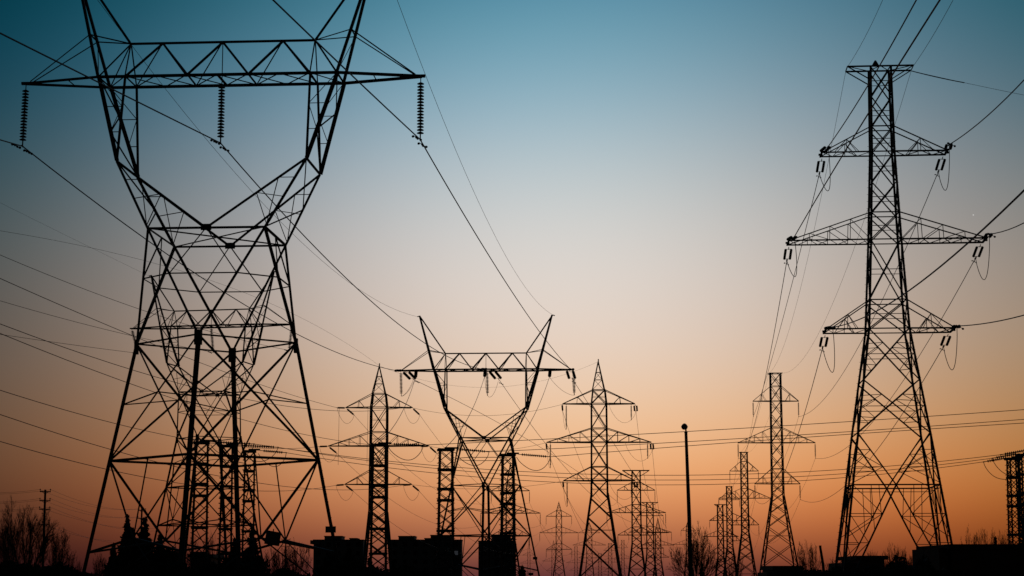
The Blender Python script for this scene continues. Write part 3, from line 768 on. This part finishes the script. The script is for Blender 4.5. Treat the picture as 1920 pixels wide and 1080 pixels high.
# ------------------------------------------------------------------ poles
p = pix(1288, 800, 110)
lp = thing('lamp_pole', 'tall dark lamp pole with a small globe head, right of centre', 'lamp post', (p.x, 110, 0))
m = MB(); m.tube([(0.12, 0, 0), (.06, 0, p.z * .5), (-.06, 0, p.z - .35)], .135, 12, .085); m.obj('shaft', 'steel', lp)
m = MB(); m.lathe((-.06, 0, p.z - .35), (-.02, 0, 1), [(0, .1), (.05, .1), (.06, .05), (.2, .045), (.25, .09)], 12); m.obj('neck', 'steel', lp)
m = MB(); m.lathe((-.14, 0, p.z - .17), (0, 0, 1), [(0, .08), (.03, .13), (.09, .17), (.16, .185), (.23, .17), (.29, .13), (.34, .07), (.36, .02)], 14); m.obj('globe', 'glass', lp, smooth=True)
m = MB(); m.lathe((-.14, 0, p.z - .02), (0, 0, 1), [(0, .17), (.005, .2), (.03, .2), (.035, .18)], 14); m.obj('cap_ring', 'steel', lp)
def upole(label, px, py, Y, arms, r, half, group='wooden utility poles'):
    q = pix(px, py, Y); root = thing('utility_pole', label, 'utility pole', (q.x, Y, 0), .25, group)
    m = MB(); m.tube([(0.02, 0, 0), (0, 0, q.z)], r * 1.3, 8, r); m.obj('shaft', 'wood', root)
    ends = []
    for a in arms:
        z = pix(px, a, Y).z; m = MB(); m.sq((-half, -r - .06, z), (half, -r - .06, z), .12, .12)
        for s in (-1, 1): m.sq((s * half * .6, -r - .06, z), (0, -r, z - half * .45), .05)
        m.obj('crossarm', 'wood', root)
        for s in (-1, 1):
            m = MB(); m.lathe((s * (half - .06), -r - .06, z + .05), (0, 0, 1), [(0, .02), (.1, .02), (.1, .06), (.16, .08), (.2, .05), (.26, .05), (.28, .02)], 8); m.obj('pin_insulator', 'porc', root)
            ends.append(Vector((q.x + s * half * cos(.25), Y + s * half * sin(.25), z + .25)))
    return ends
u1 = upole('wooden utility pole with stacked crossarms beside the bare tree at the left edge', 85, 918, 223, (922, 939, 955, 984), .12, .62)
u2 = upole('small wooden utility pole rising out of the conifers under the big left tower', 266, 953, 300, (957, 972), .13, .62)
u3 = upole('tiny wooden utility pole right of the hung sign panel', 536, 1008, 420, (1012, 1024), .13, .95)
k = 0
for row in range(4):
    for s, w in ((0, 'near'), (1, 'far')):
        A = u1[2 * row + s]; nm = ('top', 'second', 'third', 'lowest')[row]
        wire(f'{w} wire of the {nm} crossarm of the left utility pole, to the left edge', A, pix(-60, (922, 940, 955, 1000)[row] + (3 if s else -1), 214), .25, .013, 'utility pole wires')
        B = u2[2 * min(row, 1) + s] + Vector((0, 0, 0)) if row < 2 else pix(300 if row == 2 else 260, (990 if row == 2 else 1012) + 5 * s, 300)
        wire(f'{w} wire of the {nm} crossarm from the left utility pole to the conifers', A, B, .9, .013, 'utility pole wires')
p = pix(1541, 1024, 240); lean = thing('leaning_post', 'short dark post leaning left, between the receding row and the tall right tower', 'post', (p.x, 240, 0))
m = MB(); m.tube([(.32, 0, 0), (.1, 0, p.z * .6), (-.22, 0, p.z)], .2, 8, .15); m.obj('shaft', 'wood', lean)
m = MB(); m.box(-.34, -.06, -.13, .13, p.z - .05, p.z + .08); m.obj('cap', 'steel', lean)

# ------------------------------------------------------------------ apartment blocks and low buildings
def block(label, rects, Y, depth, cols, mt='conc', lit=None, cat='apartment block', slab=None, name='apartment_building'):
    """rects: (px0, px1, ytop) silhouettes of the masses"""
    x0 = min(r[0] for r in rects); x1 = max(r[1] for r in rects)
    c = pix((x0 + x1) / 2, 1086, Y); root = thing(name, label, cat, (c.x, Y, 0), 0, None)
    for i, (a, b, yt) in enumerate(rects):
        A, B = pix(a, yt, Y), pix(b, yt, Y); main = i == 0
        m = MB(); dy = 0 if main else .4 + .3 * i
        zb_ = 0 if main or b - a > 25 else pix(a, rects[0][2], Y).z - .3
        m.box(A.x - c.x, B.x - c.x, dy, depth - dy, zb_, A.z)
        m.obj('wall' if main or b - a > 25 else 'penthouse', mt, root)
        m = MB(); m.box(A.x - c.x - .2, B.x - c.x + .2, dy - .2, depth - dy + .2, A.z + .003, A.z + .25); m.obj('roof', 'roof', root)
        if not (main or b - a > 25): continue
        n = max(2, int((B.x - A.x) / cols)); fl = max(1, int((A.z - .8) / 2.9))
        for f in range(fl):
            z = A.z - 2.9 * (f + 1) + .9
            if z < .5: continue
            for q in range(n):
                xx = A.x - c.x + (q + .5) * (B.x - A.x) / n; w = .62
                m = MB(); m.box(xx - w - .08, xx + w + .08, dy - .06, dy - .004, z - .08, z + 1.43); fr = m.obj('window', 'roof', root)
                is_lit = lit and (f, q) == lit and main
                m = MB(); m.box(xx - w, xx + w, dy - .075, dy - .064, z, z + 1.35); m.obj('pane', 'lit' if is_lit else 'glass', fr)
    if slab:
        a, b, y0, y1 = slab; A, B = pix(a, y0, Y), pix(b, y1, Y); m = MB(); m.box(A.x - c.x, B.x - c.x, -.6, depth * .6, B.z, A.z); m.obj('canopy', mt, root)
    return root
block('dark apartment block with a boxy roof house behind the big left tower\'s right foot', [(588, 681, 1013), (608, 640, 1006), (655, 668, 1010)], 640, 14, 3.2, slab=(582, 600, 1013, 1020))
block('wide dark apartment block with a stepped roofline left of the middle lattice column', [(731, 865, 1013), (747, 777, 1006), (796, 848, 1010), (807, 848, 1004)], 660, 16, 3.4, lit=(1, 6))
block('narrow dark apartment tower behind the legs of the middle V-waisted tower', [(897, 966, 1015), (922, 958, 1005)], 670, 16, 3.2, lit=(1, 3))
def lowhouse(label, px0, px1, yt, Y, depth, ridge=0, step=None):
    A, B = pix(px0, yt, Y), pix(px1, yt, Y); c = (A.x + B.x) / 2; h = A.z; hw = (B.x - A.x) / 2
    root = thing('low_building', label, 'building', (c, Y, 0), 0, 'low buildings at the foot of the view')
    m = MB(); m.box(-hw + .25, hw - .25, 0, depth, 0, h - .3 - ridge); m.obj('wall', 'brick', root)
    m = MB(); z0 = h - .3 - ridge + .003
    m.box(-hw, hw, -.3, depth + .3, z0, z0 + .3)
    if ridge:
        m.add([(-hw, -.3, z0 + .3), (hw, -.3, z0 + .3), (hw, depth + .3, z0 + .3), (-hw, depth + .3, z0 + .3), (-hw + .5, depth / 2, h), (hw - .5, depth / 2, h)],
              [(0, 1, 5, 4), (2, 3, 4, 5), (0, 4, 3), (1, 2, 5)])
    rf = m.obj('roof', 'roof', root)
    for xx in (-.55, 0, .55):
        m = MB(); m.box(hw * xx - .5, hw * xx + .5, -.05, -.004, .9, min(2.0, h - .9)); w = m.obj('window', 'roof', root)
        m = MB(); m.box(hw * xx - .42, hw * xx + .42, -.065, -.054, .98, min(1.92, h - .98)); m.obj('pane', 'glass', w)
    if step:
        m = MB(); a = pix(step[0], step[1], Y); b = pix(step[2], step[1], Y); m.box(a.x - c, b.x - c, .5, depth - .5, 0, a.z); m.obj('lean_to', 'brick', root)
lowhouse('long low dark building with a flat roof at the bottom right corner', 1777, 2040, 1020.5, 118, 9, 0, (1764, 1027, 1780))
lowhouse('low dark building between the feet of the tall right tower', 1604, 1664, 1042, 150, 8, 0, (1583, 1055, 1606))
lowhouse('small low dark building in front of the receding row\'s largest tower', 1448, 1506, 1061, 150, 7, 0, (1440, 1073, 1450))
lowhouse('small flat-roofed shed behind the middle legs of the big left tower', 352, 401, 1039, 170, 6)
lowhouse('tiny far hut between the middle V-waisted tower and the small pointed tower', 991, 1000, 1074, 240, 3)

# ------------------------------------------------------------------ vegetation
def bare_tree(label, px, ytop, Y, spread_px, stems=5, twigs=1.0, seed=1, name='bare_tree', fan=.5, depth=4, group='bare trees along the skyline'):
    rng = random.Random(seed)
    q = pix(px, ytop, Y); H = q.z; sw = spread_px * Y / F / 2
    root = thing(name, label, 'tree', (q.x, Y, 0), 0, group)
    tr = MB(); cr = MB(); rmin = Y * 6.5e-5; r0 = max(.05, H * .012)
    def grow(p, d, L, r, lvl):
        n = 4 if lvl == 0 else 3; pts = [p]
        for i in range(n):
            d = (d + Vector((rng.uniform(-.12, .12), rng.uniform(-.12, .12), rng.uniform(-.02, .1)))).normalized()
            p = p + d * (L / n); pts.append(p)
        (tr if lvl == 0 else cr).tube(pts, r, 5 if lvl == 0 else 3, max(rmin * .8, r * .4))
        if lvl >= depth: return
        nb = int((10, 6, 3, 2)[min(lvl, 3)] * twigs)
        for k in range(nb):
            t = rng.uniform(.25, 1) if lvl == 0 else rng.uniform(.25, 1); b = pts[min(n - 1, int(t * n))].lerp(pts[min(n, int(t * n) + 1)], (t * n) % 1)
            s = d.cross(Vector((rng.uniform(-1, 1), rng.uniform(-1, 1), .1))).normalized()
            grow(b, (d + s * rng.uniform(.25, .8) + Vector((0, 0, .12))).normalized(), L * rng.uniform(.28, .55) * (1.2 - .45 * t), max(rmin, r * .45), lvl + 1)
    for k in range(stems):
        f = (k + rng.uniform(.2, .8)) / stems * 2 - 1; a = f * fan
        d = Vector((sin(a), rng.uniform(-.35, .35) * fan, cos(a))).normalized()
        grow(Vector((f * sw * .08, rng.uniform(-.15, .15), 0)), d, H * rng.uniform(.8, 1) * (1 - .12 * abs(f)), r0 * rng.uniform(.6, 1.1), 0)
    # fit the crown to its real height and spread
    vs = tr.v + cr.v; zm = np.percentile([v[2] for v in vs], 98.5); xm = np.percentile([abs(v[0]) for v in vs], 98)
    for mb in (tr, cr): mb.v = [(x * sw / xm, y * sw / xm, z * H / zm) for x, y, z in mb.v]
    tr.obj('trunk', 'bark', root); cr.obj('crown', 'bark', root)
bare_tree('large bare tree at the left edge beside the utility pole', 50, 954, 200, 112, 12, 1.4, 3, fan=.62, depth=3)
bare_tree('small bare tree between the left utility pole and the big tower\'s left leg', 112, 1000, 205, 44, 8, 1.3, 5, fan=.5, depth=3)
bare_tree('bare many-stemmed tree behind the lamp pole', 1304, 996, 235, 92, 15, 1.25, 8, fan=.85, depth=3)
bare_tree('bare bushy tree between the largest tower of the receding row and the leaning post', 1514, 1021, 250, 48, 10, 1.0, 11, fan=.7, depth=3)
bare_tree('bare tree in front of the second tower of the receding row', 1378, 1040, 250, 34, 7, .9, 12, fan=.6, depth=3)
for i, (x, y, w, lab) in enumerate(((1818, 1002, 44, 'left bare crown rising above the long flat-roofed building'), (1848, 996, 46, 'middle bare crown rising above the long flat-roofed building'), (1878, 1001, 40, 'right bare crown rising above the long flat-roofed building, by the column'),
                                (1688, 1026, 40, 'bare thicket right of the low building between the tall tower\'s feet'), (1668, 1029, 34, 'bare thicket just above the roof between the tall tower\'s feet'), (1635, 1036, 30, 'sparse bare bush above the left end of the roof between the tall tower\'s feet'), (1714, 1036, 34, 'bare bush beside the leafy shrub at the tall tower\'s right foot'),
                                (512, 1030, 40, 'bare bush under the hung sign panel'), (534, 1024, 40, 'bare tree right of the hung sign panel'), (560, 1022, 46, 'bare tree left of the first apartment block'), (365, 1012, 42, 'bare thicket behind the small shed'), (402, 1005, 40, 'bare thicket behind the middle lattice column'),
                                (138, 1040, 30, 'low bare bush at the big tower\'s left foot'), (192, 1042, 34, 'low bare bush left of the conifers'), (16, 1000, 50, 'bare bush cut by the left edge'), (1563, 1050, 24, 'low bare bush at the tall tower\'s left foot'))):
    bare_tree(lab, x, y, (230 if x > 1700 else 180 if x < 250 else 240), w, 10, 1.15, 40 + i, fan=.7, depth=3)

def leafy(mb, rng, c, r, n, sz, flat=1.0):
    for _ in range(n):
        v = Vector((rng.gauss(0, 1), rng.gauss(0, 1), rng.gauss(0, 1))); v = v.normalized() * (r * rng.random() ** .4); v.z *= flat
        p = Vector(c) + v; a = Vector((rng.uniform(-1, 1), rng.uniform(-1, 1), rng.uniform(-1, 1))).normalized(); b = a.orthogonal().normalized()
        s = sz * rng.uniform(.6, 1.4)
        mb.add([p - a * s, p + b * s * .45, p + a * s, p - b * s * .45], [(0, 1, 2, 3)])
def conifer(label, px, ytop, Y, half_px, seed, shape='spruce', base_y=None, group='conifers under the big left tower'):
    rng = random.Random(seed); q = pix(px, ytop, Y); H = q.z; R = half_px * Y / F
    root = thing('conifer_tree', label, 'tree', (q.x, Y, 0), 0, group)
    t = MB(); t.tube([(0, 0, 0), (0, 0, H * .96)], H * .02 + .05, 7, .02); t.obj('trunk', 'bark', root)
    m = MB(); layers = int(H / .22)
    for i in range(layers):
        f = i / layers; z = .25 + (H - .25) * f
        rr = R * ((1 - f) ** .85 if shape == 'spruce' else min(1, (1 - f) * 3.2) * (1 - .25 * f)) * rng.uniform(.82, 1.12)
        nb = max(4, int(13 * rr / R) + 3)
        for k in range(nb):
            a = rng.uniform(0, 2 * pi); L = rr * rng.uniform(.75, 1.1)
            tip = Vector((cos(a) * L, sin(a) * L, z + (-.16 if shape == 'spruce' else .35) * L)); st = Vector((0, 0, z))
            w = max(.05, L * .17); sd = Vector((-sin(a), cos(a), 0))
            for u in range(4):
                c = st.lerp(tip, (u + .6) / 4.2); 
                leafy(m, rng, c, w * 1.6, 4 + int(5 * (R > 1)), .13 + w * .4, .7)
            m.add([st, st.lerp(tip, .6) + sd * w, tip, st.lerp(tip, .6) - sd * w], [(0, 1, 2, 3)])
    leafy(m, rng, (0, 0, H * .97), .08, 10, .1, 2.5)
    m.obj('crown', 'leaf', root)
conifer('slim pointed cedar, leftmost of the tall conifers under the big left tower', 239, 963, 150, 11, 1, 'cedar')
conifer('spruce with ragged branches right of the slim cedar', 272, 969, 152, 42, 2)
conifer('broad dark evergreen in front of the slim cedar', 247, 988, 146, 26, 3, 'cedar')
conifer('wide dark evergreen on the right shoulder of the conifer clump', 300, 1000, 148, 34, 4)
conifer('small round-topped evergreen left of the slim cedar', 213, 1019, 150, 11, 5, 'cedar')
conifer('dark spruce at the back right leg of the big left tower', 474, 986, 170, 34, 6)
conifer('lower dark spruce left of the one at the big tower\'s back leg', 440, 1008, 172, 30, 7)
conifer('small spire conifer above the roof at the right edge, left of the lattice column', 1866, 1005, 200, 6, 8, group='small conifers on the right')
conifer('small dark conifer inside the bare tree behind the lamp pole', 1316, 1054, 230, 12, 9, group='small conifers on the right')
conifer('stubby dark conifer between the middle tower\'s right legs', 979, 1060, 235, 9, 10, 'cedar', group='small conifers on the right')
conifer('dark evergreen in front of the first apartment block', 655, 1026, 200, 40, 12)
conifer('low dark evergreen right of the first apartment block', 693, 1045, 190, 26, 13)
conifer('low dark evergreen at the foot of the pointed tower', 737, 1050, 200, 16, 14)
def shrub(label, px, ytop, Y, half_px, seed, n=1500, cl=16, name='shrub', cat='shrub', group='dark shrubs along the bottom', mt='shrub', tree=False):
    rng = random.Random(seed); q = pix(px, ytop, Y); H = q.z; R = half_px * Y / F
    root = thing(name, label, cat, (q.x, Y, 0), 0, group)
    m = MB(); 
    for k in range(6):
        a = rng.uniform(0, 2 * pi); m.tube([(0, 0, 0), (cos(a) * R * .3, sin(a) * R * .3, H * .5), (cos(a) * R * .6, sin(a) * R * .5, H * .85)], .05, 5, .01)
    m.obj('stem', 'bark', root)
    m = MB()
    for k in range(cl):
        x = rng.uniform(-1, 1); c = Vector((x * R * .85, rng.uniform(-.5, .5) * min(R, 1.6), H * rng.uniform(.2, .84 - .16 * abs(x))))
        leafy(m, rng, c, H * .17 + .1, n // cl, .11 + .03 * H, .9)
    for k in range(n):
        x = rng.uniform(-1, 1); z = H * rng.uniform(0, .8 - .2 * abs(x))
        leafy(m, rng, (x * R, rng.uniform(-.6, .6), z), .15, 1, .16 + .03 * H, 1)
    m.obj('foliage', mt, root)
shrub('leafy shrub with gaps at the right foot of the tall right tower', 1732, 1026, 112, 17, 21, 900, 9, tree=True)
SH = [(1688, 1040, 140, 30, 'dark bushy thicket at the right end of the low roof between the tall tower\'s feet'), (1652, 1046, 140, 24, 'dark bush overlapping the low roof between the tall tower\'s feet'), (1578, 1056, 140, 22, 'dark bush at the left end of the low roof by the tall tower'), (1526, 1056, 160, 26, 'dark bush under the bare bushy tree near the leaning post'), (1500, 1064, 140, 16, 'small dark bush at the right end of the building before the receding row'), (262, 996, 147, 40, 'tall dark thicket filling the gap between the slim cedar and the spruce'), (312, 1020, 146, 34, 'dark thicket sloping down right of the conifer clump'), (452, 1030, 160, 44, 'dark thicket around the spruce at the big tower\'s back leg'), (545, 1058, 150, 40, 'low dark thicket below the bare trees right of the sign panel'), (640, 1034, 200, 50, 'dark thicket in front of the first apartment block\'s right half'), (700, 1052, 190, 40, 'dark thicket at the base of the pointed tower'), (20, 1034, 150, 60, 'dark thicket behind the hedge at the left edge'), (118, 1052, 150, 60, 'dark thicket right of the left utility pole'),
      (30, 1040, 95, 44, 'dark hedge at the left edge below the large bare tree'), (95, 1052, 92, 40, 'dark hedge at the foot of the left utility pole'), (160, 1061, 88, 40, 'low dark hedge around the big left tower\'s left foot'), (225, 1050, 95, 36, 'dark hedge below the small round evergreen'),
      (285, 1036, 98, 40, 'dark hedge below the tall conifers'), (345, 1052, 92, 36, 'dark hedge at the front leg of the big left tower'), (405, 1058, 92, 36, 'dark hedge before the lattice columns in the big tower'), (465, 1045, 95, 36, 'dark hedge below the spruce at the big tower\'s back leg'), (525, 1062, 92, 36, 'dark hedge under the hung sign panel'), (580, 1064, 92, 34, 'dark hedge left of the first apartment block'),
      (640, 1045, 100, 44, 'dark hedge before the first apartment block'), (705, 1056, 98, 38, 'dark hedge at the foot of the pointed tower'), (770, 1056, 100, 40, 'dark hedge before the left half of the wide apartment block'), (830, 1056, 100, 40, 'dark hedge before the right half of the wide apartment block'),
      (1480, 1068, 92, 42, 'low dark hedge before the building in front of the receding row'), (1545, 1062, 92, 34, 'low dark hedge at the leaning post'), (1600, 1058, 90, 36, 'dark hedge at the tall right tower\'s left foot'), (1660, 1054, 92, 38, 'dark hedge between the tall right tower\'s feet'), (1710, 1058, 90, 34, 'dark hedge left of the leafy shrub'), (1765, 1052, 92, 34, 'dark hedge right of the leafy shrub')]
for i, (x, y, Y, hp, lab) in enumerate(SH): shrub(lab, x, y, Y, hp, 100 + i, 1500, 12)
